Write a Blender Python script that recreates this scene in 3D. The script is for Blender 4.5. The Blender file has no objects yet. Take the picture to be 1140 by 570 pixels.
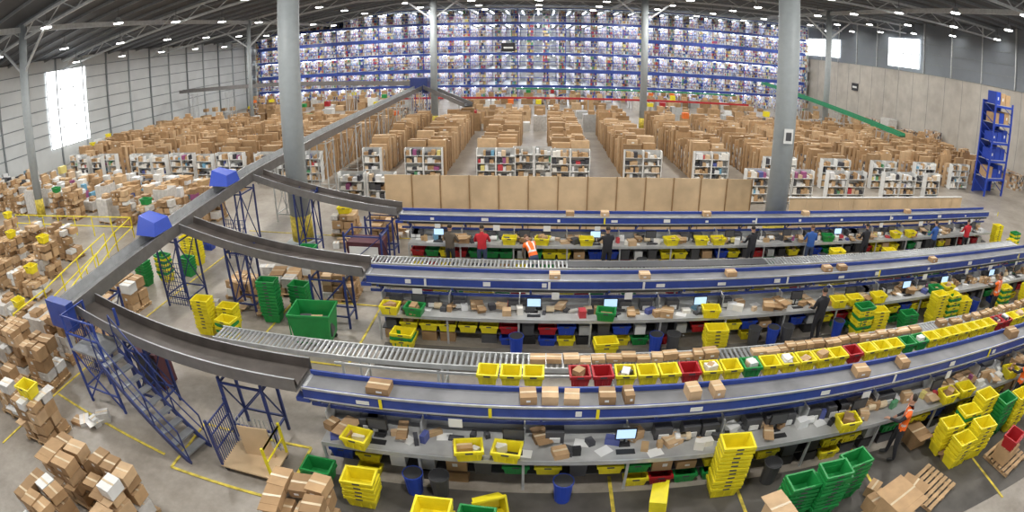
import bpy, math, random
from mathutils import Vector, Matrix
random.seed(11)
RND=random.random; U=random.uniform; CH=random.choice
scene=bpy.context.scene
# ------------------------------------------------------------------ materials
def mat(name,col,rough=.6,metal=0.,var=.12,scale=4.,emit=0.):
    m=bpy.data.materials.new(name); m.use_nodes=True
    nt=m.node_tree; b=nt.nodes['Principled BSDF']
    b.inputs['Roughness'].default_value=rough; b.inputs['Metallic'].default_value=metal
    if var>0:
        tc=nt.nodes.new('ShaderNodeTexCoord'); n=nt.nodes.new('ShaderNodeTexNoise'); n.inputs['Scale'].default_value=scale
        n.inputs['Detail'].default_value=4
        r=nt.nodes.new('ShaderNodeValToRGB'); r.color_ramp.elements[0].position=.3; r.color_ramp.elements[1].position=.7
        r.color_ramp.elements[0].color=tuple(c*(1-var) for c in col)+(1,); r.color_ramp.elements[1].color=tuple(min(1,c*(1+var)) for c in col)+(1,)
        nt.links.new(tc.outputs['Object'],n.inputs['Vector']); nt.links.new(n.outputs['Fac'],r.inputs['Fac']); nt.links.new(r.outputs['Color'],b.inputs['Base Color'])
    else: b.inputs['Base Color'].default_value=(*col,1)
    if emit>0:
        b.inputs['Emission Color'].default_value=(*col,1); b.inputs['Emission Strength'].default_value=emit
    return m
def cellmat(name,size,cols,rough=.6):
    m=bpy.data.materials.new(name); m.use_nodes=True; nt=m.node_tree; b=nt.nodes['Principled BSDF']; b.inputs['Roughness'].default_value=rough
    tc=nt.nodes.new('ShaderNodeTexCoord')
    ad=nt.nodes.new('ShaderNodeVectorMath'); ad.operation='ADD'; ad.inputs[1].default_value=(.013,.017,.011)
    dv=nt.nodes.new('ShaderNodeVectorMath'); dv.operation='DIVIDE'; dv.inputs[1].default_value=size
    fl=nt.nodes.new('ShaderNodeVectorMath'); fl.operation='FLOOR'
    wn=nt.nodes.new('ShaderNodeTexWhiteNoise'); wn.noise_dimensions='3D'
    r=nt.nodes.new('ShaderNodeValToRGB'); cr=r.color_ramp; cr.interpolation='CONSTANT'
    n=len(cols)
    while len(cr.elements)<n: cr.elements.new(.5)
    for i,c in enumerate(cols): cr.elements[i].position=i/n; 
    for i,c in enumerate(cols): cr.elements[i].color=(*c,1)
    L=nt.links.new
    L(tc.outputs['Object'],ad.inputs[0]);L(ad.outputs[0],dv.inputs[0]);L(dv.outputs[0],fl.inputs[0]);L(fl.outputs[0],wn.inputs['Vector']);L(wn.outputs['Value'],r.inputs['Fac']);L(r.outputs['Color'],b.inputs['Base Color'])
    return m
CB=[mat('cardboard_a',(.47,.30,.155),.8),mat('cardboard_b',(.40,.25,.125),.8),mat('cardboard_c',(.55,.375,.215),.8),mat('cardboard_d',(.31,.19,.093),.8)]
TAPE=mat('packing_tape',(.62,.5,.33),.3)
YEL=mat('yellow_plastic',(.78,.66,.02),.45,var=.1); GRN=mat('green_plastic',(.014,.25,.055),.45,var=.1); RED=mat('red_plastic',(.40,.015,.02),.45,var=.08)
BLU=mat('blue_paint',(.03,.06,.28),.4,var=.15); BLUB=mat('blue_bin_plastic',(.02,.06,.42),.4,var=.05); DBLU=mat('dark_blue_paint',(.02,.035,.15),.45)
STL=mat('steel',(.42,.43,.44),.35,.6); GAL=mat('galvanised_steel',(.52,.53,.53),.4,.4); BELT=mat('belt_rubber',(.05,.05,.055),.5); BELTG=mat('belt_grey',(.19,.19,.195),.5,var=.25,scale=1.5)
CHT=mat('chute_steel',(.085,.072,.064),.3,.3,var=.3,scale=2); CHS=mat('chute_side',(.19,.18,.175),.4,.3)
BENCH=mat('bench_top',(.36,.36,.35),.45,var=.25,scale=1.5); BLK=mat('black_plastic',(.02,.02,.022),.5); DG=mat('dark_grey',(.07,.07,.075),.6); WHT=mat('white_paint',(.72,.72,.70),.5,var=.05)
WOOD=mat('pallet_wood',(.45,.30,.16),.8,var=.3); PLY=mat('plywood',(.62,.45,.27),.6,var=.15,scale=1.2); PLYD=mat('plywood_edge',(.30,.18,.08),.7)
COL=mat('column_paint',(.34,.37,.38),.5,var=.05); WRAP=mat('plastic_wrap',(.58,.56,.53),.25,var=.15,scale=6); SCR=mat('screen_glow',(.45,.65,.9),.3,var=0,emit=.8)
YLINE=mat('yellow_line_paint',(.55,.43,.05),.6,var=.4,scale=6); ORG=mat('orange_vest',(.95,.16,.015),.6,var=.05)
ORGB=mat('orange_plastic',(.8,.18,.03),.5)
SKIN=mat('skin',(.50,.28,.19),.5,var=.05); HAIR=mat('hair_dark',(.025,.016,.01),.7); HAIRB=mat('hair_brown',(.12,.06,.03),.7); SILV=mat('reflective_tape',(.7,.7,.68),.3); TRS=mat('truss_white',(.5,.52,.53),.5); PURL=mat('purlin_steel',(.2,.21,.22),.5)
CLB=mat('cloth_black',(.02,.02,.025),.8); CLR=mat('cloth_red',(.5,.02,.03),.8); CLBL=mat('cloth_blue',(.03,.10,.35),.8); CLJ=mat('cloth_denim',(.04,.06,.12),.8); CLG=mat('cloth_olive',(.10,.08,.06),.8); SHOE=mat('shoe',(.03,.03,.03),.6)
MAROON=mat('maroon_board',(.10,.03,.04),.5); GRC=mat('green_conveyor',(.02,.22,.10),.5); LAMP=mat('lamp_lens',(1,1,.97),.3,var=0,emit=16); TUBE=mat('fluorescent_tube',(.88,.94,1),.3,var=0,emit=15)
DAY=mat('daylight_panel',(.93,.97,1),.4,var=0,emit=2.4)
GOODS=cellmat('shelf_goods',(.22,.3,.2),[(.42,.26,.14),(.55,.53,.5),(.12,.11,.12),(.45,.3,.18),(.26,.16,.09),(.6,.55,.48),(.07,.07,.08),(.35,.35,.37),(.5,.41,.32),(.38,.24,.12)])
GOODSB=cellmat('tower_goods',(.3,.4,.22),[(.4,.43,.55),(.7,.72,.8),(.14,.2,.45),(.5,.38,.28),(.45,.13,.15),(.8,.8,.86),(.08,.1,.18),(.32,.38,.6),(.6,.58,.58),(.65,.55,.3),(.35,.25,.16)])
ITEM=[mat('item_%d'%i,c,.5,var=.05) for i,c in enumerate([(.7,.7,.7),(.08,.1,.3),(.5,.05,.06),(.6,.45,.3),(.05,.05,.06),(.15,.35,.5),(.7,.6,.2),(.45,.3,.15),(.75,.72,.66),(.3,.08,.2),(.1,.3,.15)])]
NEU=[ITEM[0],ITEM[3],ITEM[4],ITEM[7],ITEM[8],DG]+CB+[ITEM[0],ITEM[8]]
# ------------------------------------------------------------------ mesh builder
class MB:
    def __init__(s,name): s.n=name; s.v=[]; s.f=[]; s.m=[]; s.mats=[]; s.ix={}
    def mi(s,m):
        k=m.name
        if k not in s.ix: s.ix[k]=len(s.mats); s.mats.append(m)
        return s.ix[k]
    def hexa(s,P,m,cap=True):
        o=len(s.v); s.v+=P; i=s.mi(m)
        for q in ((0,3,2,1),(4,5,6,7),(0,1,5,4),(1,2,6,5),(2,3,7,6),(3,0,4,7)):
            s.f.append(tuple(o+k for k in q)); s.m.append(i)
    def box(s,x,y,z,w,d,h,m,rz=0.,tap=1.):
        c,sn=math.cos(rz),math.sin(rz); P=[]
        for zz,t in ((z,tap),(z+h,1.)):
            for ax,ay in ((-1,-1),(1,-1),(1,1),(-1,1)):
                a=ax*w/2*t;b=ay*d/2*t; P.append((x+a*c-b*sn,y+a*sn+b*c,zz))
        s.hexa(P,m)
    def beam(s,p,q,w,h,m,up=(0,0,1)):
        p=Vector(p);q=Vector(q);d=(q-p).normalized();u=Vector(up)
        if abs(d.dot(u))>.98:u=Vector((0,1,0))
        r=d.cross(u).normalized();u=r.cross(d).normalized(); P=[]
        for e in (p,q):
            for a,b in ((-1,-1),(1,-1),(1,1),(-1,1)): P.append(tuple(e+r*a*w/2+u*b*h/2))
        s.hexa(P,m)
    def tube(s,p,q,r,m,n=8,r2=None):
        p=Vector(p);q=Vector(q);d=(q-p).normalized();u=Vector((0,0,1)) if abs(d.z)<.9 else Vector((0,1,0))
        a=d.cross(u).normalized();b=d.cross(a); o=len(s.v); i=s.mi(m); r2=r if r2 is None else r2
        for e,rr in((p,r),(q,r2)):
            for k in range(n):
                t=2*math.pi*k/n; s.v.append(tuple(e+(a*math.cos(t)+b*math.sin(t))*rr))
        for k in range(n):
            s.f.append((o+k,o+(k+1)%n,o+n+(k+1)%n,o+n+k)); s.m.append(i)
        s.f.append(tuple(o+k for k in range(n-1,-1,-1)));s.m.append(i); s.f.append(tuple(o+n+k for k in range(n)));s.m.append(i)
    def ell(s,c,rx,ry,rz,m,nu=10,nv=7,fn=None,R=None):
        o=len(s.v); i=s.mi(m); c=Vector(c)
        for a in range(nv+1):
            ph=math.pi*a/nv
            for b in range(nu):
                th=2*math.pi*b/nu; p=Vector((math.sin(ph)*math.cos(th)*rx,math.sin(ph)*math.sin(th)*ry,math.cos(ph)*rz))
                if fn:p=fn(p)
                if R:p=R@p
                s.v.append(tuple(c+p))
        for a in range(nv):
            for b in range(nu):
                s.f.append((o+a*nu+b,o+(a+1)*nu+b,o+(a+1)*nu+(b+1)%nu,o+a*nu+(b+1)%nu)); s.m.append(i)
    def sweep(s,pts,prof,mats,cap=True):
        pts=[Vector(p) for p in pts]; n=len(prof); o=len(s.v)
        for k,p in enumerate(pts):
            d=(pts[min(k+1,len(pts)-1)]-pts[max(k-1,0)]); r=Vector((d.y,-d.x,0)).normalized()
            for a,b in prof: s.v.append(tuple(p+r*a+Vector((0,0,b))))
        for k in range(len(pts)-1):
            for j in range(n):
                s.f.append((o+k*n+j,o+k*n+(j+1)%n,o+(k+1)*n+(j+1)%n,o+(k+1)*n+j)); s.m.append(s.mi(mats[j]))
    def build(s,smooth=False):
        if not s.v: return None
        me=bpy.data.meshes.new(s.n); me.from_pydata(s.v,[],s.f)
        for m in s.mats: me.materials.append(m)
        me.polygons.foreach_set('material_index',s.m)
        if smooth: me.polygons.foreach_set('use_smooth',[True]*len(s.f))
        me.update(); ob=bpy.data.objects.new(s.n,me); scene.collection.objects.link(ob); return ob
def one(name,fn,*a,**k):
    mb=MB(name); fn(mb,*a,**k); return mb.build()
def tote(mb,x,y,z,m,rz=0.,L=.6,W=.42,H=.32,tilt=0.,ribs=True,fill=None):
    c,sn=math.cos(rz),math.sin(rz); o=len(mb.v); i=mb.mi(m)
    rings=[(.84,0,0),(.98,0,H-.07),(1,.02,H-.07),(1,.02,H),(1,-.02,H),(.84,-.015,.02)]
    ct,st=math.cos(tilt),math.sin(tilt)
    for t,off,zz in rings:
        for ax,ay in ((-1,-1),(1,-1),(1,1),(-1,1)):
            a=ax*(L/2*t+off); b=ay*(W/2*t+off); b2=b*ct-zz*st; z2=b*st+zz*ct+abs(W/2*.84*st)
            mb.v.append((x+a*c-b2*sn,y+a*sn+b2*c,z+z2))
    for r in range(5):
        for k in range(4):
            mb.f.append((o+r*4+k,o+r*4+(k+1)%4,o+r*4+4+(k+1)%4,o+r*4+4+k)); mb.m.append(i)
    mb.f.append((o+3,o+2,o+1,o)); mb.m.append(i); mb.f.append((o+20,o+21,o+22,o+23)); mb.m.append(i)
    if ribs and tilt==0:
        for sgn in (-1,1):
            for q in (-.3,0,.3):
                a=q*L;b=sgn*W/2*.94
                mb.box(x+a*c-b*sn,y+a*sn+b*c,z+.04,.03,.03,H-.1,m,rz)
        mb.box(x-(W/2+.021)*-sn*1,y-(W/2+.021)*c,z+H-.055,.14,.004,.04,DG,rz)
    if fill is not None:
        for k in range(3):
            mb.box(x+U(-.12,.12)*L,y+U(-.12,.12)*W,z+.05,U(.15,.3),U(.12,.25),H-.02+U(-.12,.05),CH(fill),U(0,1.5))
def totestack(mb,x,y,z,m,n,rz=0.,step=.11,**k):
    for i in range(n): tote(mb,x+U(-.012,.012),y+U(-.012,.012),z+i*step,m if not isinstance(m,list) else m[i%len(m)],rz+U(-.05,.05),**k)
def carton(mb,x,y,z,w,d,h,m=None,rz=0.,opened=False):
    m=m or CH(CB)
    mb.box(x,y,z,w,d,h,m,rz)
    c,s_=math.cos(rz),math.sin(rz)
    mb.box(x,y,z+h,w*1.002,.05,.004,TAPE,rz)
    if RND()<.5:
        a=U(-.15,.15)*w; b=-d/2-.002
        mb.box(x+a*c-b*s_,y+a*s_+b*c,z+h*.35,w*.25,.004,h*.25,WHT,rz)
    if opened:
        for sg in(-1,1):
            b=sg*(d/2+.08); mb.box(x-b*s_,y+b*c,z+h-.02,w,.17,.015,m,rz)
def pallet(mb,x,y,rz=0.,m=None,L=1.2,W=1.):
    m=m or WOOD; c,s_=math.cos(rz),math.sin(rz)
    def B(a,b,z,w,d,h): mb.box(x+a*c-b*s_,y+a*s_+b*c,z,w,d,h,m,rz)
    for a in (-.52,0,.52):
        B(a*L/1.2,0,0,.1,W,.02)
        for b in(-.44,0,.44): B(a*L/1.2,b*W,.02,.12,.12,.08)
    for k in range(7): B(0,-W/2+.06+k*(W-.12)/6,.1,L,.1,.022)
def loaded_pallet(mb,x,y,rz=0.,H=1.2,wrap=.2,mats=None,fullness=1.):
    pallet(mb,x,y,rz); z=.125; c,s_=math.cos(rz),math.sin(rz)
    if RND()<wrap:
        mb.box(x,y,z,1.1,.95,H-.2,WRAP,rz,.98)
        for k in range(4): mb.box(x+U(-.3,.3),y+U(-.25,.25),z+H-.2,.4,.35,U(.08,.2),CH(CB+[WRAP]),rz)
        return
    r0=RND()
    while z<H:
        h=U(.2,.4)
        nx=CH([2,3]);ny=2
        for i in range(nx):
            for j in range(ny):
                if z>.45 and RND()>.8*fullness: continue
                a=(i-(nx-1)/2)*1.1/nx+U(-.04,.04); b=(j-.5)*.48+U(-.04,.04)
                mm=CH(mats) if mats else (CH(CB) if RND()<.82 else CH([WHT,WRAP,WRAP,WHT]))
                carton(mb,x+a*c-b*s_,y+a*s_+b*c,z,1.1/nx*U(.8,.97),.46*U(.8,1),h*U(.75,1),mm,rz+U(-.12,.12),RND()<.1)
        z+=h
    if r0<.2: tote(mb,x,y,z-.05,CH([YEL,GRN,YEL]),rz)
def shelf(mb,x,y,w,d,h,n=4,rz=0.,frame=None,dens=.9,items=None):
    frame=frame or WHT; items=items or NEU
    for sx in(-1,1): mb.box(x+sx*w/2,y,0,.04,d,h,frame)
    mb.box(x,y+d/2,0,w,.02,h,GAL)
    for k in range(n):
        z=.1+k*(h-.1)/n; mb.box(x,y,z,w,d,.03,frame)
        a=-w/2+.08
        while a<w/2-.1:
            ww=U(.08,.35)
            if a+ww>w/2: break
            if RND()<dens: mb.box(x+a+ww/2,y-U(0,.08),z+.03,ww*.92,d*.7,U(.12,(h-.1)/n-.08),CH(items) if RND()<.85 else CH(ITEM))
            a+=ww
# ------------------------------------------------------------------ shell
XL,XR=-46.,43.; YB=90.
def floormat():
    m=bpy.data.materials.new('concrete_floor'); m.use_nodes=True; nt=m.node_tree; b=nt.nodes['Principled BSDF']; b.inputs['Roughness'].default_value=.4
    tc=nt.nodes.new('ShaderNodeTexCoord'); n1=nt.nodes.new('ShaderNodeTexNoise'); n1.inputs['Scale'].default_value=.45; n1.inputs['Detail'].default_value=10; n1.inputs['Roughness'].default_value=.7
    r=nt.nodes.new('ShaderNodeValToRGB'); r.color_ramp.elements[0].position=.34; r.color_ramp.elements[1].position=.66
    r.color_ramp.elements[0].color=(.25,.215,.175,1); r.color_ramp.elements[1].color=(.43,.385,.33,1)
    n2=nt.nodes.new('ShaderNodeTexNoise'); n2.inputs['Scale'].default_value=6.; n2.inputs['Detail'].default_value=6
    mx=nt.nodes.new('ShaderNodeMixRGB'); mx.blend_type='MULTIPLY'; mx.inputs[0].default_value=.35
    L=nt.links.new
    L(tc.outputs['Object'],n1.inputs['Vector']);L(tc.outputs['Object'],n2.inputs['Vector']);L(n1.outputs['Fac'],r.inputs['Fac']);L(r.outputs['Color'],mx.inputs[1]);L(n2.outputs['Fac'],mx.inputs[2]);L(mx.outputs[0],b.inputs['Base Color']); return m
f=MB('floor'); f.box((XL+XR)/2,40,-.3,XR-XL+1,102,.3,floormat()); f.build()
CLAD=mat('wall_cladding_white',(.54,.56,.56),.5,var=.06,scale=.5); CLADG=mat('wall_cladding_grey',(.18,.20,.225),.5,var=.06,scale=.5); CONC=mat('concrete_panel',(.42,.39,.345),.8,var=.12,scale=.8)
LINE=mat('panel_joint',(.20,.22,.23),.6); ROOF=mat('roof_deck',(.07,.075,.085),.7,var=.1,scale=.5)
w=MB('wall_left'); w.box(XL-.15,40,0,.3,102,10.6,CLAD)
for z in [2.2,3.4,4.6,5.8,7.,8.2,9.4]: w.box(XL+.03,40,z,.06,102,.08,LINE)
for k in range(26): w.box(XL+.08,-10+k*4,0,.2,.16,10.6,LINE if k%2 else COL)
w.build()
w=MB('wall_right'); w.box(XR+.15,40,0,.3,102,8.4,CONC); w.box(XR+.2,40,8.4,.3,102,5.6,CLADG)
for z in [9.5,10.6,11.7,12.8]: w.box(XR+.02,40,z,.05,102,.07,LINE)
for k in range(20): w.box(XR-.02,-8+k*5,8.4,.16,.14,5.6,GAL)
for k in range(34): w.box(XR-.004,-8+k*3,0,.02,.03,8.4,LINE)
w.box(XR-.02,40,8.35,.1,102,.1,LINE)
w.build()
w=MB('wall_back'); w.box((XL+XR)/2,YB+.15,0,XR-XL+.6,.3,14,CLAD); w.build()
w=MB('window_1'); w.box(XL+.1,35.5,1.8,.1,6,7.6,DAY)
for k in range(4): w.box(XL+.17,32.5+k*2,1.8,.05,.1,7.6,GAL)
for k in range(5): w.box(XL+.17,35.5,1.8+k*1.9,.05,6,.08,GAL)
w.build()
w=MB('window_2'); w.box(XR-.12,51,8.8,.1,6.5,3.4,DAY)
for k in range(5): w.box(XR-.19,47.75+k*1.62,8.8,.05,.1,3.4,GAL)
w.box(XR-.19,51,10.4,.05,6.5,.08,GAL); w.build()
w=MB('window_3'); w.box(XR-.12,73,9,.1,13,2.6,DAY)
for k in range(7): w.box(XR-.19,66.5+k*2.16,9,.05,.1,2.6,GAL)
w.build()
w=MB('window_4'); w.box(XL+.12,82,8,.1,6,2,DAY)
for k in range(4): w.box(XL+.19,79+k*2,8,.05,.1,2,GAL)
w.build()
def roofz(x): return 14. if x>-18 else 14-3.4*(-18-x)/28.
c=MB('ceiling')
P=[(XL-.3,-11,roofz(XL)),(-18,-11,14),(-18,91,14),(XL-.3,91,roofz(XL))]
c.hexa(P+[(a,b,z+.2) for a,b,z in P],ROOF)
P=[(-18,-11,14),(XR+.4,-11,14),(XR+.4,91,14),(-18,91,14)]
c.hexa(P+[(a,b,z+.2) for a,b,z in P],ROOF)
for k in range(int(90/2.5)):
    y=0+k*2.5
    c.beam((XL,y,roofz(XL)-.12),(-18,y,13.88),.08,.2,PURL); c.beam((-18,y,13.88),(XR,y,13.88),.08,.2,PURL)
c.build()
t=MB('roof_truss')
for y in (19.8,35,50.5,66,81):
    pts=[(XL+.2,roofz(XL)),(-40,roofz(-40)),(-30.8,roofz(-30.8)),(-18,14),(-10,14),(0,14),(10,14),(20,14),(31,14),(XR-.2,14)]
    for (x0,z0),(x1,z1) in zip(pts[:-1],pts[1:]):
        t.beam((x0,y,z0-.35),(x1,y,z1-.35),.14,.18,TRS); t.beam((x0,y,z0-1.2),(x1,y,z1-1.2),.14,.16,TRS)
        n=max(2,int((x1-x0)/1.5))
        for i in range(n):
            xa=x0+(x1-x0)*i/n;xb=x0+(x1-x0)*(i+1)/n;za=z0+(z1-z0)*i/n;zb=z0+(z1-z0)*(i+1)/n
            if i%2:t.beam((xa,y,za-.35),(xb,y,zb-1.2),.06,.06,TRS)
            else:t.beam((xa,y,za-1.2),(xb,y,zb-.35),.06,.06,TRS)
for x in (-30.8,-10.2,10.2,31):
    z=roofz(x); t.beam((x,-10,z-.6),(x,90,z-.6),.2,.35,TRS)
for x in(-30.8,-10.2,10.2,31):
    for y in (19.8,50.5):
        for sx in(-1,1): t.beam((x,y,roofz(x)-3.4),(x+sx*3,y,roofz(x+sx*3)-1.2),.14,.14,TRS)
t.build()
for x in (-30.8,-10.1,10.15,31):
    for y,r in((19.8,.47),(50.5,.35)):
        if x==31 and y<20: continue
        rr=r if x>-30 else r*.66
        cm=MB('steel_column')
        cm.tube((x,y,0),(x,y,roofz(x)-.3),rr,COL,24); cm.box(x,y,0,rr*2.6,rr*2.6,.05,COL)
        cm.tube((x,y,.05),(x,y,1.2),rr+.02,YLINE,20); cm.build(True)
cs=MB('column_number_sign'); cs.box(10.1,19.28,4.6,.42,.03,.6,WHT); cs.box(10.1,19.26,4.72,.26,.02,.34,DG); cs.build()
lm=MB('high_bay_lamp')
for x in range(-42,43,7):
    for y in range(6,76,7):
        z=roofz(x)-1.3; lm.tube((x,y,z+.05),(x,y,z+.45),.40,GAL,12,.14); lm.tube((x,y,z),(x,y,z+.06),.38,LAMP,12); lm.beam((x,y,z+.4),(x,y,z+1.1),.03,.03,DG)
lm.build()
for i,x in enumerate((-36,-24,-12,0,12,24,36)):
    for j,y in enumerate((3,13,24,35,47,59,70)):
        ld=bpy.data.lights.new('high_bay_light','AREA'); ld.shape='DISK'; ld.size=1.0; ld.energy=640; ld.color=(1,.982,.94)
        lo=bpy.data.objects.new('high_bay_light',ld); lo.location=(x+.5,y+.5,roofz(x)-1.6); scene.collection.objects.link(lo)
wd=bpy.data.worlds.new('world'); scene.world=wd; wd.use_nodes=True; wd.node_tree.nodes['Background'].inputs[0].default_value=(.97,.98,1,1); wd.node_tree.nodes['Background'].inputs[1].default_value=.9
# ------------------------------------------------------------------ pick tower at back
tw=MB('storage_rack_tower'); X0,X1=-44.,41.5; lev=[0,2.3,4.6,6.9,9.2,11.3]
nsh=38; pit=(X1-X0)/nsh
for li,z in enumerate(lev):
    hh=(lev[li+1] if li<5 else 13.3)-z
    if z>0:
        bh=.5 if li%2==0 else .34
        tw.box((X0+X1)/2,75,z-bh,X1-X0,.12,bh,BLU); tw.box((X0+X1)/2,81,z-.08,X1-X0,12,.06,GAL)
        tw.box((X0+X1)/2,74.95,z+1.0,X1-X0,.05,.07,BLUB); tw.box((X0+X1)/2,74.95,z+.55,X1-X0,.04,.05,BLU)
    for k in range(nsh+1):
        x=X0+k*pit
        tw.box(x-.5,75.,z,.08,.1,hh,WHT)
        tw.box(x+.5,75.,z,.08,.1,hh,GAL if k%3 else BLUB)
        tw.box(x,81,z+.05,.95,11.4,hh-.5,GOODSB)
        for s_ in range(4):
            zz=z+.1+s_*(hh-.4)/4
            tw.box(x,75.2,zz-.03,1.0,.3,.03,GAL)
            a=-.47
            while a<.4:
                ww=U(.12,.32); tw.box(x+a+ww/2,75.2,zz,ww*.9,.25,U(.2,.42),CH(ITEM+[ITEM[0],WHT,ITEM[8],BLUB,BLU,CB[0],CB[1],CB[2]])); a+=ww
        if k<nsh: tw.box(x+pit/2,80.5,z+hh-.42,.16,10.,.06,TUBE); tw.box(x+pit/2,86.6,z,1.2,.1,hh-.5,WHT)
tw.box((X0+X1)/2,75,13.2,X1-X0,.12,.2,BLU)
tw.build()
sg=MB('hanging_aisle_sign'); sg.box(-4.2,73,7.1,1.9,.08,1.2,BLK); sg.beam((-5,73,8.3),(-5,73,13.7),.02,.02,DG); sg.beam((-3.4,73,8.3),(-3.4,73,13.7),.02,.02,DG); sg.box(-4.2,72.95,7.5,1.3,.02,.25,WHT); sg.build()
sg=MB('exit_sign'); sg.box(XR-.1,62,4.8,.08,1.6,1.,BLK); sg.box(XR-.15,62,5.15,.02,1.1,.25,WHT); sg.build()
# ------------------------------------------------------------------ box rack rows
def row(xc,y0,y1,sides=(-1,1)):
    rw=MB('cardboard_box_rack')
    for sx in sides:
        xs=xc+(sx*.58 if len(sides)==2 else 0)
        rw.box(xs,(y0+y1)/2,.05,.95,y1-y0,1.5,GOODS)
        y=y0+.4
        while y<y1:
            h=U(1.7,2.4)
            carton(rw,xs+U(-.06,.06),y,.0,1.12,U(.12,.4),h,None,0)
            if RND()<.22: carton(rw,xs,y,h,U(.5,.9),.35,U(.2,.4))
            y+=U(.42,.7)
        one('shelving_unit',shelf,xs,y0-.3,1.12,.45,1.9,4)
    rw.build()
for k in range(-8,10):
    xc=-2.5+4.4*k
    y0=31 if abs(xc)<14 else (30 if xc>0 else 29.8); y1=47
    if xc<-30: y0=30
    if k==-2: row(-10.2,31,47,(1,)); row(-13.8,30,47,(1,)); continue
    if k==-3: xc=-16.6
    row(xc,y0,y1)
for x in (-.9,.4): one('shelving_unit',shelf,x,31.2,1.2,.45,1.9,4)
for x in (12,13.5,15,17.5,19,22,23.5,26): one('shelving_unit',shelf,x,26.3,1.4,.45,1.9,4)
for x in (-36,-34,-28,-26.4,-22,-17,-15.3,-9.3,-7.7): one('shelving_unit',shelf,x,29.0 if x<-10 else 24.5,1.4,.45,1.9,4)
cl=MB('palletised_carton_stock')
for k in range(54):
    x=-43+k*1.54
    for y in (49.,53.5,58,66,71.5):
        if RND()<.74 and (abs(abs(x)-10.1)>1.3) and abs(x+30.8)>1.3 and abs(x+12)>1.6 and abs(x-31)>2.2:
            if y==53.5 and x<-11: continue
            if y==49 and x<-36: continue
            cl.box(x,y,0,1.2,1.1,U(.6,1.7),CH(CB+CB+[WRAP,GAL,GOODS,GOODS,WHT]))
            cl.box(x+U(-.2,.2),y-.1,1.5,.6,.6,U(.3,.6),CH([WHT,YEL,ORGB,RED,GRN]) if RND()<.2 else CH(CB))
cl.build()
rc=MB('red_belt_conveyor'); rc.box(4,61.5,1.7,44,.3,.22,RED); rc.box(4,62,1.7,44,.8,.1,GAL)
for k in range(12): rc.box(-17+k*3.8,61.7,0,.08,.4,1.7,GAL)
rc.build()
rc=MB('green_belt_conveyor'); rc.box(12,69.,2.2,30,.5,.18,GRC)
for k in range(9): rc.box(-2+k*3.5,69.,0,.08,.4,2.2,GAL)
rc.build()
UP=[(-.42,.28),(-.42,-.12),(.42,-.12),(.42,.28),(.36,.28),(.36,0),(-.36,0),(-.36,.28)]
def legs(mb,x,y,z,w=.9,along='x',m=BLU,d=.9,t=.06):
    for sx in(-1,1):
        for sy in(-1,1): mb.box(x+sx*w/2,y+sy*d/2,0,t,t,z,m)
    for zz in (.4,z-.15):
        for s_ in(-1,1): mb.beam((x-w/2,y+s_*d/2,zz),(x+w/2,y+s_*d/2,zz),.045,.045,m); mb.beam((x+s_*w/2,y-d/2,zz),(x+s_*w/2,y+d/2,zz),.045,.045,m)
    for s_ in(-1,1): mb.beam((x-w/2,y+s_*d/2,.4),(x+w/2,y+s_*d/2,z-.15),.03,.03,m); mb.beam((x+s_*w/2,y-d/2,z-.15),(x+s_*w/2,y+d/2,.4),.03,.03,m)
gc=MB('green_elevated_conveyor'); gc.sweep([(30,66,4.4),(30,35,2.95)],[(a*.8,b*.8) for a,b in UP],[GRC]*8)
for y in(38,46,54,62): legs(gc,30,y,3.+(y-36)/30*1.4-.15,m=GAL)
gc.build()
# ------------------------------------------------------------------ main sorter conveyor
so=MB('elevated_sorter_conveyor')
spts=[(-12,7.6,2.3),(-12,14,2.75),(-12,19,3.1),(-12,24,3.2),(-12,51.7,3.75)]
so.sweep(spts,UP,[CHS,CHS,CHS,CHS,GAL,BELTG,GAL,CHS])
so.box(-12,7.5,1.95,1.05,.3,.75,BLU)
def sz(y):
    for (a,b,c_),(d,e,g) in zip(spts[:-1],spts[1:]):
        if b<=y<=e: return c_+(g-c_)*(y-b)/(e-b)
    return 3
for y in (9,13.3,17.8,22.5,27,32,37,42,47,50.5): legs(so,-12,y,sz(y)-.12,1.05,m=DBLU if y<20 else GAL,d=1.1)
for y in (13.3,17.8):
    for k in range(10):
        so.beam((-12.52+k*.116,y-.55,.1),(-12.52+k*.116,y-.55,1.7),.015,.015,DBLU); so.beam((-12.52,y-.55,.15+k*.17),(-11.48,y-.55,.15+k*.17),.015,.015,DBLU)
so.build()
for y in(12.4,17.1):
    z=sz(y)+.3; bf=MB('blue_guard_panel')
    bf.hexa([(-12.5,y-.55,z),(-11.6,y-.55,z),(-11.6,y+.45,z),(-12.5,y+.45,z),(-12.5,y-.25,z+.55),(-11.7,y-.35,z+.38),(-11.7,y+.4,z+.38),(-12.5,y+.35,z+.55)],BLUB)
    bf.build()
so=MB('elevated_feed_conveyor')
so.sweep([(-12,53.2,4.1),(-30,54,4.6),(-44,54,4.6)],UP,[CHS]*5+[BELT]+[CHS]*2)
so.sweep([(-11.2,52.2,3.8),(-5.9,44,2.9)],UP,[CHS]*5+[BELT]+[CHS]*2)
so.box(-12,52.9,3.3,1.8,1.8,1.5,DBLU); legs(so,-12,52.9,3.3,1.5,m=BLU,d=1.5)
for x in(-20,-28,-36,-42): legs(so,x,54,4.3,m=GAL)
so.build()
LY=[7.5,12.9,18.3]; XS=[-4.45,-4.75,-5.15]
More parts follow.
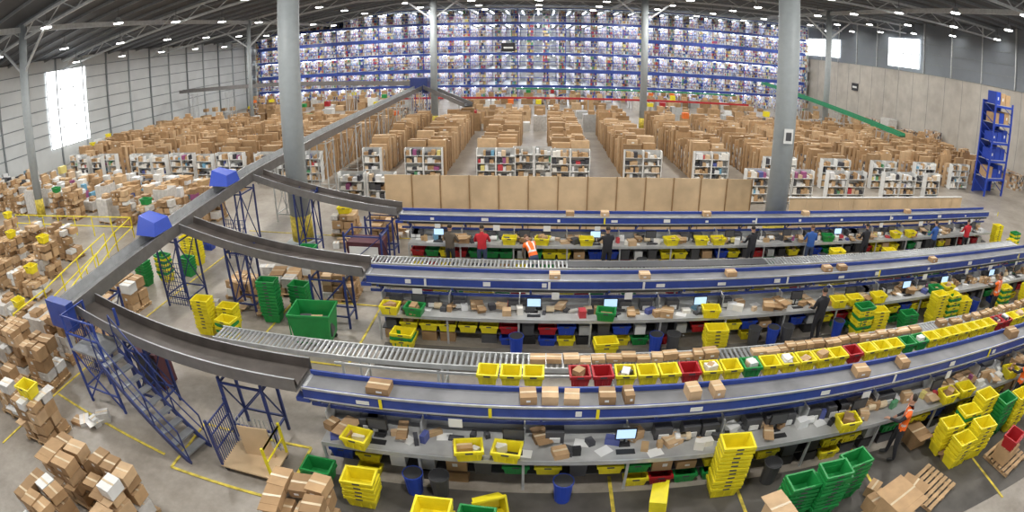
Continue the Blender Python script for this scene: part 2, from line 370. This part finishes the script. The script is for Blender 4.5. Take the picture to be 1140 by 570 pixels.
def chute(y,z0,x1):
    mb=MB('transfer_chute'); n=18; pts=[]
    for i in range(n+1):
        t=i/n; x=-11.55+(x1-.05+11.55)*t; yy=y+.26+.45*(1-t)**2; z=z0+(1.92-z0)*t-.12*math.sin(math.pi*t)
        pts.append((x,yy,z))
    mb.sweep(pts,[(-.42,.2),(-.42,-.1),(.42,-.1),(.42,.2),(.38,.2),(.32,0),(-.32,0),(-.38,.2)],[CHS,CHS,CHS,STL,CHT,CHT,CHT,STL])
    legs(mb,-6.,y+.28,1.72,1.1,m=DBLU,d=.62); legs(mb,-9.2,y+.4,z0-.42,.8,m=DBLU,d=.62)
    return mb.build(False)
for y,z,xs in zip(LY,(2.3,2.72,3.05),XS): chute(y,z,xs)
# ------------------------------------------------------------------ packing lines
XE=23.6
def line(y,idx):
    cv=MB('blue_belt_conveyor'); xs=XS[idx]; L=XE-xs; xm=(xs+XE)/2; BW=.52
    cv.box(xm,y,1.58,L,.05,.28,BLU); cv.box(xm,y+BW,1.6,L,.05,.32,BLU)
    cv.box(xm,y+BW/2,1.7,L,BW-.06,.12,BELTG); cv.box(xm,y-.03,1.83,L,.03,.045,GAL); cv.box(xm,y-.03,1.58,L,.03,.03,GAL)
    cv.box(xm,y+BW/2,1.45,L,.36,.06,DG)
    cv.box(xm,y+BW/2,1.2,L,.05,.08,BLU)
    x=xs+.3
    while x<XE:
        cv.box(x,y+BW-.04,0,.06,.06,1.6,BLU); cv.beam((x,y,1.5),(x,y+BW,1.5),.05,.06,BLU); cv.beam((x,y+.02,1.55),(x,y+BW-.04,1.15),.035,.035,BLU)
        if RND()<.9: cv.box(x+U(.3,1.5),y-.05,1.66,U(.1,.28),.01,U(.07,.13),WHT)
        if RND()<.5: cv.box(x+U(.3,1.5),y-.055,1.6,.06,.015,.22,CH([YEL,WHT]))
        if RND()<.5: cv.box(x+U(.3,1.5),y-.05,1.3,U(.15,.3),.01,.21,WHT)
        x+=2.15
    cv.tube((xs,y+.03,1.77),(xs,y+BW-.03,1.77),.08,STL,10); cv.box(xs-.02,y+BW/2,1.5,.3,BW+.1,.1,BLU)
    cv.build()
    bn=MB('packing_bench'); yb=y-.02
    bn.box(xm+.2,yb,.84,L-.4,.95,.05,BENCH); bn.box(xm+.2,yb-.475,.80,L-.4,.03,.1,GAL); bn.box(xm+.2,yb+.1,.28,L-.4,.7,.03,DG)
    bn.box(xm+.2,yb+.48,.3,L-.4,.03,.85,GAL)
    x=xs+.4
    while x<XE:
        for d in(-.42,.42): bn.box(x,yb+d,0,.05,.05,.84,GAL)
        bn.box(x,yb+.25,.89,.03,.45,.4,GAL)
        x+=1.95
    bn.build()
    it=MB('packing_supplies'); x=xs+.5
    while x<XE-.4:
        r=RND(); yy=yb+U(-.32,.25)
        if r<.2: carton(it,x,yy,.89,U(.2,.4),U(.2,.3),U(.08,.25),None,U(-.5,.5),RND()<.4)
        elif r<.62: it.box(x,yy,.89,U(.08,.3),U(.1,.25),U(.03,.22),CH(ITEM+NEU+[BLK,BLK,DG,DG,WHT,STL]),U(-.6,.6))
        elif r<.68: it.tube((x-.1,yb,.99),(x+.12,yb,.99),.09,CH([TAPE,WHT]),10)
        elif r<.8: it.box(x,yb+.2,.89,.35,.3,.28,DG); it.box(x,yb+.04,.92,.2,.04,.12,WHT)
        elif r<.9: it.box(x,yy,.89,.3,.22,.004,WHT,U(-.6,.6))
        x+=U(.08,.19)
    it.build()
    x=xs+1.5
    while x<XE-.5:
        mo=MB('computer_monitor')
        mo.tube((x,yb-.02,.89),(x,yb-.02,1.15),.02,BLK,8); mo.box(x,yb-.02,.89,.22,.16,.02,BLK)
        mo.box(x,yb-.05,1.08,.4,.04,.27,BLK); mo.box(x,yb-.073,1.1,.36,.006,.23,SCR if RND()<.45 else DG); mo.box(x,yb-.25,.895,.36,.13,.02,BLK)
        mo.build(); x+=CH([2.1,2.6,3.2])
    ub=MB('plastic_tote_row'); x=xs+.7
    while x<XE-.4:
        r=RND()
        if r<.34: tote(ub,x,yb-.12,.31,YEL,0,.48,.38,.26,fill=CB if RND()<.3 else None)
        elif r<.46: tote(ub,x,yb-.12,.31,RED,0,.48,.38,.26)
        elif r<.56: tote(ub,x,yb-.12,.31,GRN,0,.48,.38,.26)
        elif r<.62: tote(ub,x,yb-.12,.31,BLUB,0,.48,.38,.3)
        elif r<.76: ub.box(x,yb-.2,.31,.34,.3,.42,DG,0,.85)
        elif r<.86: carton(ub,x,yb-.1,.31,.4,.35,U(.2,.4))
        else: ub.box(x,yb-.15,.31,.3,.3,.3,CH([GAL,BLK,WHT,DG]))
        r=RND()
        if r<.28: tote(ub,x,yb-.22,.0,CH([YEL,YEL,RED,GRN,BLUB]),0,.46,.36,.25)
        elif r<.6: ub.box(x,yb-.1,0,.42,.4,.26,CH([DG,BLK,CB[1],CB[3],BLK]))
        x+=U(.5,.62)
    ub.build()
    if idx==2: return
    tr=MB('tote_rack'); ty=y+1.5; hz=1.34 if idx==0 else .9
    tr.box(xm,ty-.22,hz-.06,L,.04,.06,GAL); tr.box(xm,ty+.22,hz-.06,L,.04,.06,GAL); tr.box(xm,ty,.5,L,.5,.03,GAL)
    x=xs+.2
    while x<XE: 
        for d in(-.22,.22): tr.box(x,ty+d,0,.05,.05,hz,GAL)
        x+=2.2
    x=xs+.4+ (3.1 if idx==0 else 0); seq=[YEL,YEL,YEL,YEL,YEL,RED,RED,YEL,YEL,YEL,RED,YEL,YEL,GRN,YEL,YEL,YEL,YEL,YEL,RED,YEL,YEL,YEL,GRN,GRN,YEL,YEL]; q=0
    while x<XE-.3:
        q+=1
        if RND()<.93: tote(tr,x,ty,hz,seq[q%len(seq)],U(-.05,.05),.40,.42,.28,fill=(NEU if RND()<.35 else None))
        if RND()<.6: tote(tr,x,ty,.53,CH([YEL,YEL,RED,GRN]),0,.40,.4,.28,ribs=False)
        x+=U(.46,.49)
    tr.build()
for i,y in enumerate(LY): line(y,i)
def roller(y,xs,xe,black=None):
    rc=MB('roller_conveyor'); L=xe-xs; xm=(xs+xe)/2
    for d in(-.3,.3): rc.box(xm,y+d,.93,L,.04,.13,GAL)
    x=xs+.08
    while x<xe-.05: rc.tube((x,y-.28,1.02),(x,y+.28,1.02),.035,STL,6); x+=.13
    x=xs+.3
    while x<xe:
        for d in(-.3,.3): rc.box(x,y+d,0,.05,.05,.93,GAL)
        rc.beam((x,y-.3,.35),(x,y+.3,.35),.04,.04,GAL); x+=2.
    if black: rc.box((black[0]+black[1])/2,y,1.06,black[1]-black[0],.5,.02,BELT)
    rc.build()
roller(10.2,-8.4,XE); roller(15.8,-5.6,XE,(1.,8.))
pa=MB('parcel_row')
def parcels(x0,x1,y,z,g=.05,big=1.):
    x=x0
    while x<x1:
        w=U(.18,.4)*big; carton(pa,x+w/2,y+U(-.06,.06),z,w,U(.2,.32)*big,U(.08,.18)*big,None,U(-.1,.1)); x+=w+U(0,g)
parcels(-.1,4.4,10.2,1.06); parcels(5.3,11.,10.2,1.06); parcels(12,20,10.2,1.06,.3)
for x,w in((-2.9,.45),(-.1,.3),(.3,.3),(.7,.28),(1.35,.3),(1.75,.18),(3.,.25),(3.5,.22),(7,.35),(8.3,.25),(13,.4)): carton(pa,x,7.76,1.82,w,.34,U(.14,.22),None,U(-.1,.1))
for x in(.5,3.,5.6,9,9.6,14): carton(pa,x,13.16,1.82,.3,.28,.15)
for x in(1.2,2.5,6.5,11,17): carton(pa,x,18.56,1.82,.3,.28,.18)
pa.build()
DM=mat('dark_lane_floor',(.08,.072,.063),.6,var=.35,scale=1.5)
for y0,y1 in((4.2,6.95),(11,12.3),(16.4,17.7)): 
    dm=MB('anti_fatigue_mat'); dm.box(9.8,(y0+y1)/2,0,28.,y1-y0,.012,DM); dm.build()
fe=MB('plywood_fence'); x=-6.8; i=0
while x<9.6:
    fe.box(x+.64,22,0,1.25,.04,2.42,PLY); fe.box(x+1.27,21.97,0,.05,.06,2.45,PLYD); x+=1.28
fe.box(1.5,22.06,1.1,16.6,.05,.1,PLYD); fe.build()
fe=MB('plywood_low_partition')
for k in range(13): 
    xx=12+k*1.; fe.box(xx+.5,22,0,.97,.04,1.55,PLY)
fe.box(18.4,21.97,1.55,13,.1,.05,WHT)
fe.build()
br=MB('blue_pallet_rack')
for x in(34.2,36.8):
    for y in(27.5,29): br.box(x,y,0,.14,.14,7.2,BLUB)
    for k in range(9): br.beam((x,27.5,.3+k*.75),(x,29,.3+(k+1)*.75),.05,.05,BLUB)
for z in(1.2,2.6,4,5.4,6.8):
    for y in(27.5,29): br.box(35.5,y,z,2.6,.08,.16,BLUB)
    br.box(35.5,28.25,z+.16,2.5,1.4,.04,GAL)
    for k in range(3): carton(br,34.75+k*.75,28.2,z+.2,.68,1.,U(.6,1.),CH([BLUB,BLUB,CB[0]]))
br.box(35.5,29.1,0,2.6,.03,7.2,BLUB); br.build()
rs=MB('wall_shelf_stock')
for k in range(14):
    y=30+k*2.2; rs.box(XR-1.1,y,0,1.4,1.9,U(1.2,2.6),CH([GOODS,GOODS,CB[0],WRAP]))
rs.build()
# ------------------------------------------------------------------ left area stock
def LP(*a,**k): one('loaded_pallet',loaded_pallet,*a,**k)
for y,xa,xb in ((15.2,-31,-20.3),(13.2,-29,-19.4),(11.3,-26,-18.8),(9.4,-23,-18.0)):
    x=xa
    while x<=xb: LP(x+U(-.1,.1),y+U(-.1,.1),U(-.12,.12),U(.6,1.4),.25); x+=1.6
for y in (20.2,21.9,36,38.5,41,44,47,50):
    x=-44.5
    while x<(-15 if y<23 else -39.5):
        if not(abs(x+30.8)<1.1 and y<21.5) and RND()<.9: LP(x,y+U(-.1,.1),U(-.12,.12),U(.7,1.8),.35)
        x+=1.75
for x,y,h,wr in ((-14,8.6,1.3,0),(-15.6,8.7,1.2,1.),(-13.6,7.1,1.3,0),(-15.1,7.1,1.5,0),(-16.7,7.2,1.2,1),(-13.5,5.5,1.,0),(-15.3,5.4,1.2,0),(-17.3,5.7,1.3,.5),(-11.7,5.2,1.1,0)): LP(x,y,U(-.12,.12),h,wr)
for x,y,h in((-7.7,4.15,1.15),(-9.2,4.2,1.0),(-8.6,2.8,1.4),(-7.1,2.9,1.1),(-3.8,5.2,1.35)): LP(x,y,U(-.12,.12),h,0)
lt=MB('loose_goods_stock')
for k in range(330):
    x=U(-45,-18);y=U(23.2,27.6)
    z=0; 
    for q in range(CH([1,2,3])):
        h=U(.2,.55); lt.box(x,y,z,U(.3,.8),U(.3,.7),h,CH(NEU+CB+[WRAP,WRAP,WHT]) if RND()<.88 else CH(ITEM),U(-.3,.3)); z+=h
lt.build()
lt=MB('scattered_floor_parcels')
for x0,x1,y0,y1,n in((-12.6,-10.2,5.9,6.6,5),(-18,-15.9,9.6,12,10),(-11,-8.5,13,17,14),(-9.5,-5.8,3.6,5.2,0),(-8.3,-5.2,19,21.5,12),(7,11,5.4,6.3,5)):
    for k in range(n): carton(lt,U(x0,x1),U(y0,y1),0,U(.2,.45),U(.2,.4),U(.1,.3),CH(CB+[WHT,WRAP]),U(0,3),RND()<.3)
lt.build()
gr=MB('yellow_guard_rail')
def rail(p,q):
    p=Vector(p);q=Vector(q);n=max(1,round((q-p).length/1.5))
    for i in range(n+1): c_=p.lerp(q,i/n); gr.tube(c_,c_+Vector((0,0,1.08)),.035,YEL,8)
    for z in(.55,1.05): gr.tube(p+Vector((0,0,z)),q+Vector((0,0,z)),.03,YEL,8)
rail((-18.8,16.3,0),(-15.6,10.,0)); rail((-30,17.0,0),(-19.6,18.4,0)); rail((-19.6,18.4,0),(-18.8,16.3,0)); rail((-17.2,10.2,0),(-16.9,8.2,0)); rail((-19.3,16.,0),(-17.2,10.2,0))
gr.build()
# ------------------------------------------------------------------ stairs + platform
st=MB('metal_access_stairs')
p0=Vector((-10.0,7.25,1.65)); p1=Vector((-7.1,6.55,0)); d=(p1-p0); side=Vector((d.y,-d.x,0)).normalized()*.36
for s_ in(-1,1):
    st.beam(p0+side*s_,p1+side*s_,.045,.16,DBLU)
    for i in(0,.33,.66,1.): st.tube(p0.lerp(p1,i)+side*s_,p0.lerp(p1,i)+side*s_+Vector((0,0,.95)),.02,DBLU,6)
    st.tube(p0+side*s_+Vector((0,0,.95)),p1+side*s_+Vector((0,0,.95)),.022,DBLU,6); st.tube(p0+side*s_+Vector((0,0,.5)),p1+side*s_+Vector((0,0,.5)),.018,DBLU,6)
for i in range(9):
    c_=p0.lerp(p1,(i+.5)/9.2); st.beam(c_-side,c_+side,.22,.04,STL)
st.box(-10.7,7.5,1.62,1.4,1.,.05,STL)
for x in(-11.4,-10.0):
    for y in(7.05,7.95): st.box(x,y,0,.06,.06,2.6,BLU)
for z in(.5,2.1,2.58):
    st.beam((-11.4,7.05,z),(-10,7.05,z),.04,.04,BLU); st.beam((-11.4,7.05,z),(-11.4,7.95,z),.04,.04,BLU)
st.beam((-11.4,7.05,.1),(-10,7.05,1.6),.035,.035,BLU); st.beam((-11.4,7.05,1.6),(-10,7.05,.1),.035,.035,BLU)
for k in range(9): st.beam((-12.6+k*.12,8.1,.1),(-12.6+k*.12,8.1,1.9),.018,.018,BLU)
for k in range(7): st.beam((-12.6,8.1,.2+k*.27),(-11.5,8.1,.2+k*.27),.018,.018,BLU)
st.build()
mb=MB('maroon_cabinet'); mb.box(-9.9,8.7,0,.9,.6,1.1,MAROON); mb.box(-9.9,8.39,.1,.8,.02,.9,DG); mb.box(-9.6,8.37,.5,.05,.03,.15,STL); mb.build()
tr=MB('cage_trolley'); x,y=-5.7,6.75
for sx in(-1,1):
    for sy in(-1,1): tr.box(x+sx*.62,y+sy*.42,.12,.05,.05,1.3 if sx<0 else .9,YEL if sx>0 else DBLU); tr.tube((x+sx*.55,y+sy*.38-.02,.07),(x+sx*.55,y+sy*.38+.02,.07),.07,BLK,10)
tr.box(x,y,.14,1.3,.9,.04,PLY)
for k in range(12): tr.beam((x-.62,y-.42+k*.076,.15),(x-.62,y-.42+k*.076,1.3),.015,.015,DBLU); tr.beam((x-.6+k*.108,y+.42,.15),(x-.6+k*.108,y+.42,1.),.015,.015,GAL)
for z in(.6,1.0,1.3): tr.beam((x-.62,y-.42,z),(x-.62,y+.42,z),.03,.03,DBLU); tr.beam((x+.62,y-.42,min(z,.95)),(x+.62,y+.42,min(z,.95)),.03,.03,YEL)
tr.box(x+.1,y+.15,.18,.7,.04,.8,PLY,.1)
tr.build()
gb=MB('large_green_bin'); tote(gb,-6.2,12.,.15,GRN,.1,1.25,.95,.95,ribs=False)
for k in range(9): gb.box(-6.78+k*.145,11.53+k*.014,.3,.03,.03,.75,GRN,.1)
for k in range(3): carton(gb,-6.5+k*.35,12,.35,.35,.5,.4,CH(CB+[DG]),.2)
for sx in(-.45,.45):
    for sy in(-.32,.32): gb.tube((-6.2+sx,12+sy,.07),(-6.2+sx,12.04+sy,.07),.07,BLK,10)
gb.build()
for x,y,m,n in [(-9.9,11.6,[YEL],9),(-9.2,11.95,[YEL],6),(-8.9,11.35,[YEL,GRN],5),(-8.1,12.9,[GRN],11),(-7.4,13.7,[GRN],7),
   (3.75,6.72,[YEL],11),(-3.1,6.35,[YEL],5),(-4.15,6.75,[GRN],2),(-1.6,5.65,[YEL],7),(-.9,5.7,[GRN,YEL],5),
   (4.95,5.8,[GRN],7),(5.6,5.7,[GRN],9),(6.25,5.95,[GRN],8),(9.6,6.3,[YEL],6),(10.3,6.4,[YEL,GRN],7),(11.0,6.5,[YEL],9),(11.7,6.2,[GRN],8),(12.4,6.1,[YEL],8),(10.4,5.8,[YEL],7),(9.7,5.75,[YEL],5),
   (-14.1,14.6,[YEL,GRN],8),(-14.8,14.,[GRN],7),(-13.7,16.4,[YEL],9),(-14.5,16.9,[YEL],7),(-14.2,18.,[BLUB],8),(-13.4,15.3,[GRN],5),
   (5.0,12.05,[YEL],5),(-3.6,12.1,[YEL,GRN],3),(1.9,12.1,[YEL],2),(10.1,12.0,[YEL,GRN,YEL],8),(10.8,12.0,[YEL],6),(13.6,11.9,[YEL],9),(14.4,11.9,[GRN,YEL],8),(15.3,12.,[YEL],5),(18.,11.9,[YEL,GRN],7),(20,11.9,[YEL],6),(12.2,11.9,[GRN],4),
   (15,6.6,[GRN,YEL],9),(13.4,5.2,[YEL],5),(16,6.5,[YEL],8),(24.5,18,[YEL],9),(25.2,17,[YEL,GRN],8),(24.4,16.6,[YEL],6),(24.8,13,[YEL],8),(12.2,17.3,[YEL],5),(15.2,17.3,[YEL],4)]:
    one('plastic_tote_stack',totestack,x,y,.013 if (x>-4.2 and y<17.7) else 0.,m,n,U(-.12,.12))
for x,y,m in [(-3.3,7.1,YEL),(-1.15,7.1,YEL),(-.45,7.1,YEL),(6.6,7.1,YEL),(12.9,7.15,YEL),(9.9,7.1,YEL),(10.6,7.1,YEL),(-4.0,12.5,YEL),(-3.3,12.5,GRN),(1.9,12.5,GRN),(4.9,12.5,YEL),(9.3,12.5,YEL),(9.95,12.5,YEL),(11,12.5,YEL),(13.9,12.5,GRN),(14.6,12.5,YEL),(-1,18,YEL),(.2,18,YEL),(1.8,18,YEL),(5.,18,YEL),(6.2,18,YEL),(6.9,18,YEL),(12,18,GRN),(16,18,YEL),(17,18,YEL)]:
    one('plastic_tote',tote,x,y,.89,m,U(-.2,.2),.5,.38,.28,fill=CB if RND()<.3 else None)
one('plastic_tote',tote,-.8,6.5,.02,YEL,.4,.6,.42,.32,tilt=1.2); one('plastic_tote',tote,2.25,6.55,.02,YEL,1.3,.6,.42,.32,tilt=1.45)
def bin_(bb,x,y,m,r=.19,h=.56,z=.012): bb.tube((x,y,z),(x,y,z+h),r*.8,m,14,r); bb.tube((x,y,z+h-.04),(x,y,z+h),r*1.06,m,14); bb.tube((x,y,z+h-.002),(x,y,z+h+.004),r*.95,BLK,14)
for x,y,m in [(-2.2,6.8,BLUB),(.6,6.8,BLUB),(-.5,12.1,BLUB),(3.3,12.15,BLUB),(3.8,12.15,DG),(6.9,12.15,BLUB),(6.3,12.2,DG),(-1.7,6.8,DG),(4.8,6.8,DG),(11.5,17.4,BLUB),(3.8,17.4,DG),(16.3,12.1,BLUB),(9.3,12.15,BLUB),(7.4,12.15,DG)]: one('waste_bin',bin_,x,y,m)
fp=MB('carton_pallet'); pallet(fp,8.5,5.25,.35); pallet(fp,7.1,4.8,.1)
carton(fp,7.05,4.85,.13,.85,.6,.62,CB[0],.3,True); carton(fp,6.75,5.2,.13,.45,.4,.35,None,.2); carton(fp,7.9,5.3,.13,.4,.35,.25,CB[1],.5,True); fp.build()
fp=MB('open_carton'); carton(fp,4.3,5.3,0.013,.45,.4,.95,CB[2],.2,True); fp.build()
fp=MB('open_carton'); carton(fp,9.0,6.85,0.013,.5,.45,.4,None,.1,True); fp.build()
fp=MB('carton_pallet'); pallet(fp,11.4,5.1,.2); carton(fp,11.2,5.1,.13,.6,.5,.4,CB[0],.2); tote(fp,11.2,5.1,.53,RED,.3); tote(fp,11.75,5.3,.13,RED,.3); fp.build()
fl=MB('floor_marking_line')
def ln(p,q,w_=.07):
    p=Vector((*p,.012));q=Vector((*q,.012)); fl.beam(p,q,w_,.012,YLINE)
for x in(1.55,4.1,7.2,10.4): ln((x,4.),(x,7.4))
for a,b in(((-7.6,7.6),(-4.7,7.6)),((-7.6,7.6),(-7.6,5.9)),((-7.6,5.9),(-4.7,5.9)),((-4.7,5.9),(-4.7,7.6)),((-12.8,6.7),(-8,6.2)),((-12.9,4),(-12.9,20)),((-8.,10.9),(-8,17)),((-4.9,11),(-4.9,17)),((-8,14.4),(-4.9,14.4)),((-8,17),(-4.9,17)),((-10.5,10.9),(-5,10.9)),((-13.4,20.5),(-5,20.5)),((-5,20.5),(-5,30))): ln(a,b)
fl.build()
ob=MB('maroon_stock_rack')
ob.box(-6.1,17.,0,1.3,.8,1.3,MAROON); ob.box(-6.1,16.58,.2,1.1,.02,.4,BLK); ob.box(-6.1,16.58,.75,1.1,.02,.4,WHT)
legs(ob,-6.1,17.,1.7,1.4,m=DBLU,d=.95); ob.build()
for x,y in((-8.6,14.9),(-10,14.3),(-14.,12.2),(-15.4,12.7),(-14.4,11.),(-6.4,14.9),(-13.9,9.8),(-8.3,16.5),(-8.4,20.9),(-6.4,20.2)): LP(x,y,U(-.12,.12),U(.4,1.),.2)
# ------------------------------------------------------------------ people
def person(x,y,heading,top,bottom,vest=False,lean=0.,larm=((-.27,.10,1.15),(-.20,.32,1.08)),rarm=((.27,.10,1.15),(.20,.32,1.08)),step=.0,sleeve=True,hair=HAIR,sc=1.):
    J={}; J['pelvis']=Vector((0,0,.95))
    def up(v):
        v=Vector(v)-J['pelvis']; return J['pelvis']+Matrix.Rotation(-lean,3,'X')@v
    bones=[]; V=[];R=[];E=[]
    def add(n,p,r): J[n]=Vector(p); V.append(n); R.append(r)
    def con(a,b,lab): E.append((V.index(a),V.index(b))); bones.append((a,b,lab))
    add('pelvis',J['pelvis'],(.165,.12)); add('waist',up((0,0,1.1)),(.15,.11)); add('chest',up((0,.01,1.32)),(.18,.125)); add('nb',up((0,0,1.46)),(.075,.07)); add('nt',up((0,.02,1.6)),(.062,.062))
    con('pelvis','waist','t');con('waist','chest','t');con('chest','nb','t');con('nb','nt','s')
    for s_,nm,arm in((-1,'l',larm),(1,'r',rarm)):
        add(nm+'sh',up((s_*.19,0,1.41)),(.068,.068)); con('chest',nm+'sh','t'); add(nm+'el',up(arm[0]),(.047,.047)); add(nm+'wr',up(arm[1]),(.03,.033))
        con(nm+'sh',nm+'el','a'); con(nm+'el',nm+'wr','f')
        dd=(J[nm+'wr']-J[nm+'el']).normalized(); add(nm+'ha',J[nm+'wr']+dd*.075,(.038,.02)); con(nm+'wr',nm+'ha','s')
        add(nm+'hp',(s_*.1,0,.86),(.1,.1)); con('pelvis',nm+'hp','l'); add(nm+'kn',(s_*.11,.03+s_*step*.5,.50),(.07,.07)); con(nm+'hp',nm+'kn','l')
        add(nm+'an',(s_*.115,-.03+s_*step,.09),(.05,.05)); con(nm+'kn',nm+'an','l'); add(nm+'to',(s_*.13,.15+s_*step,.045),(.045,.036)); con(nm+'an',nm+'to','o')
    me=bpy.data.meshes.new('w'); me.from_pydata([tuple(J[n]) for n in V],E,[]); ob=bpy.data.objects.new('w',me); scene.collection.objects.link(ob)
    ob.modifiers.new('s','SKIN'); sm=ob.modifiers.new('u','SUBSURF'); sm.levels=2
    if not me.skin_vertices: bpy.context.view_layer.objects.active=ob; bpy.ops.mesh.customdata_skin_add()
    for i,r in enumerate(R): me.skin_vertices[0].data[i].radius=r
    for i in range(len(V)): me.skin_vertices[0].data[i].use_root=(i==0)
    dg=bpy.context.evaluated_depsgraph_get(); ev=ob.evaluated_get(dg); m2=ev.to_mesh()
    mb=MB('warehouse_worker')
    vs=[tuple(v.co) for v in m2.vertices]; mb.v=list(vs)
    def near(c_):
        best=9;l=None
        for a,b,lab in bones:
            A=J[a];B=J[b];d_=B-A; t=max(0,min(1,(c_-A).dot(d_)/d_.length_squared)); q=(c_-A-d_*t).length- (.08 if lab=='t' else .03)
            if q<best: best=q;l=lab
        return l
    for p in m2.polygons:
        c_=p.center.copy(); l=near(c_); mb.f.append(tuple(p.vertices))
        mt={'t':top,'s':SKIN,'a':top,'f':top if sleeve else SKIN,'l':bottom,'o':SHOE}[l]
        loc=J['pelvis']+Matrix.Rotation(lean,3,'X')@(c_-J['pelvis'])
        if l in 'tl' and loc.z<.93: mt=bottom
        elif l in 'tl' and loc.z<1.5:
            mt=top
            if vest: mt=SILV if (1.06<loc.z<1.11 or (abs(abs(loc.x)-.1)<.022 and loc.z>1.11)) else ORG
        mb.m.append(mb.mi(mt))
    ev.to_mesh_clear(); bpy.data.objects.remove(ob)
    hc=up((0,.03,1.675)); Rm=Matrix.Rotation(-lean*.9-.25,3,'X')
    def hf(p):
        q=p.copy(); 
        if q.z<0:
            f_=(abs(q.z)/.118); k=1+.35*f_*(1-f_)-.1*f_; q.x*=k; q.y*=k
        return q
    mb.ell(hc,.078,.096,.118,SKIN,14,10,hf,Rm)
    mb.ell(hc+Rm@Vector((0,-.018,.025)),.085,.09,.105,hair,12,8,lambda p:Vector((p.x,min(p.y,.05),max(p.z,-.06))),Rm)
    for s_ in(-1,1):
        mb.ell(hc+Rm@Vector((s_*.08,0,-.01)),.012,.02,.03,SKIN,6,5,None,Rm); mb.ell(hc+Rm@Vector((s_*.03,.087,.01)),.012,.008,.008,BLK,6,4,None,Rm)
    mb.ell(hc+Rm@Vector((0,.1,-.02)),.012,.018,.022,SKIN,6,5,None,Rm); mb.ell(hc+Rm@Vector((0,.085,-.06)),.024,.008,.007,CLR,6,4,None,Rm)
    for s_,nm in((-1,'l'),(1,'r')):
        dd=(J[nm+'wr']-J[nm+'el']).normalized(); sd=dd.cross(Vector((0,0,1))).normalized() if abs(dd.z)<.95 else Vector((1,0,0)); dn=sd.cross(dd); 
        if dn.z>0: dn=-dn
        hb=J[nm+'ha']
        for k,ln_ in enumerate((.07,.08,.075,.058)):
            b=hb+sd*(k-1.5)*.02; m_=b+dd*ln_*.5+dn*.012; mb.tube(b-dd*.02,m_,.0095,SKIN,6,.009); mb.tube(m_,m_+dd*ln_*.4+dn*.03,.009,SKIN,6,.007)
        b=J[nm+'wr']+dd*.03-sd*s_*.03; mb.tube(b,b+dd*.04-sd*s_*.03+dn*.01,.011,SKIN,6,.009); mb.tube(b+dd*.04-sd*s_*.03+dn*.01,b+dd*.07-sd*s_*.035+dn*.02,.009,SKIN,6,.007)
    o=mb.build(True); o.location=(x,y,.014); o.rotation_euler=(0,0,heading); o.scale=(sc,sc,sc); return o
ext=((-.28,.18,1.22),(-.2,.42,1.2)); extr=((.28,.18,1.22),(.2,.42,1.2))
person(8.0,6.62,.9,CLB,CLB,vest=True,larm=ext,rarm=((.3,.0,1.15),(.26,.2,1.0)),step=.12)
person(13.1,6.72,.4,CLB,CLB,vest=True,larm=ext,rarm=extr)
person(14.2,6.75,-.3,CLG,CLB,vest=True,hair=HAIRB)
person(8.35,12.0,.1,CLB,CLB,larm=((-.27,.05,1.14),(-.2,.28,1.05)))
person(8.1,17.4,.3,CLB,CLB,rarm=extr)
person(10.8,17.4,-.2,CLBL,CLJ,sleeve=False,hair=HAIRB)
person(13.7,17.4,.1,CLB,CLB)
person(2.5,17.4,.2,CLB,CLB,larm=ext,rarm=extr)
person(-.1,16.8,.5,CLG,CLJ,vest=True,lean=.9,larm=((-.25,.25,1.2),(-.15,.5,1.15)),rarm=((.25,.25,1.2),(.15,.5,1.15)),hair=HAIRB)
person(-1.95,17.4,0,CLR,CLJ)
person(-3.1,17.4,-.3,CLG,CLB,hair=HAIR)
person(18.2,17.4,.2,CLBL,CLB)
person(20.8,17.4,-.2,CLR,CLB)
person(16.9,11.55,.2,CLG,CLB,vest=True,larm=ext,rarm=extr)
# ------------------------------------------------------------------ camera
cd=bpy.data.cameras.new('camera'); cam=bpy.data.objects.new('camera',cd); scene.collection.objects.link(cam)
cd.type='PANO'; cd.sensor_width=10.5*1140/590.; cd.shift_y=(200-285)/570.
for tgt in (cd,getattr(cd,'cycles',None)):
    try: tgt.panorama_type='FISHEYE_EQUISOLID'
    except Exception: pass
    try: tgt.fisheye_lens=10.5
    except Exception: pass
cam.location=(0,0,8); cam.rotation_euler=(math.radians(90-14.6),0,math.radians(2.9)); cd.clip_end=500
scene.camera=cam
try: scene.view_settings.view_transform='Standard'
except Exception: pass
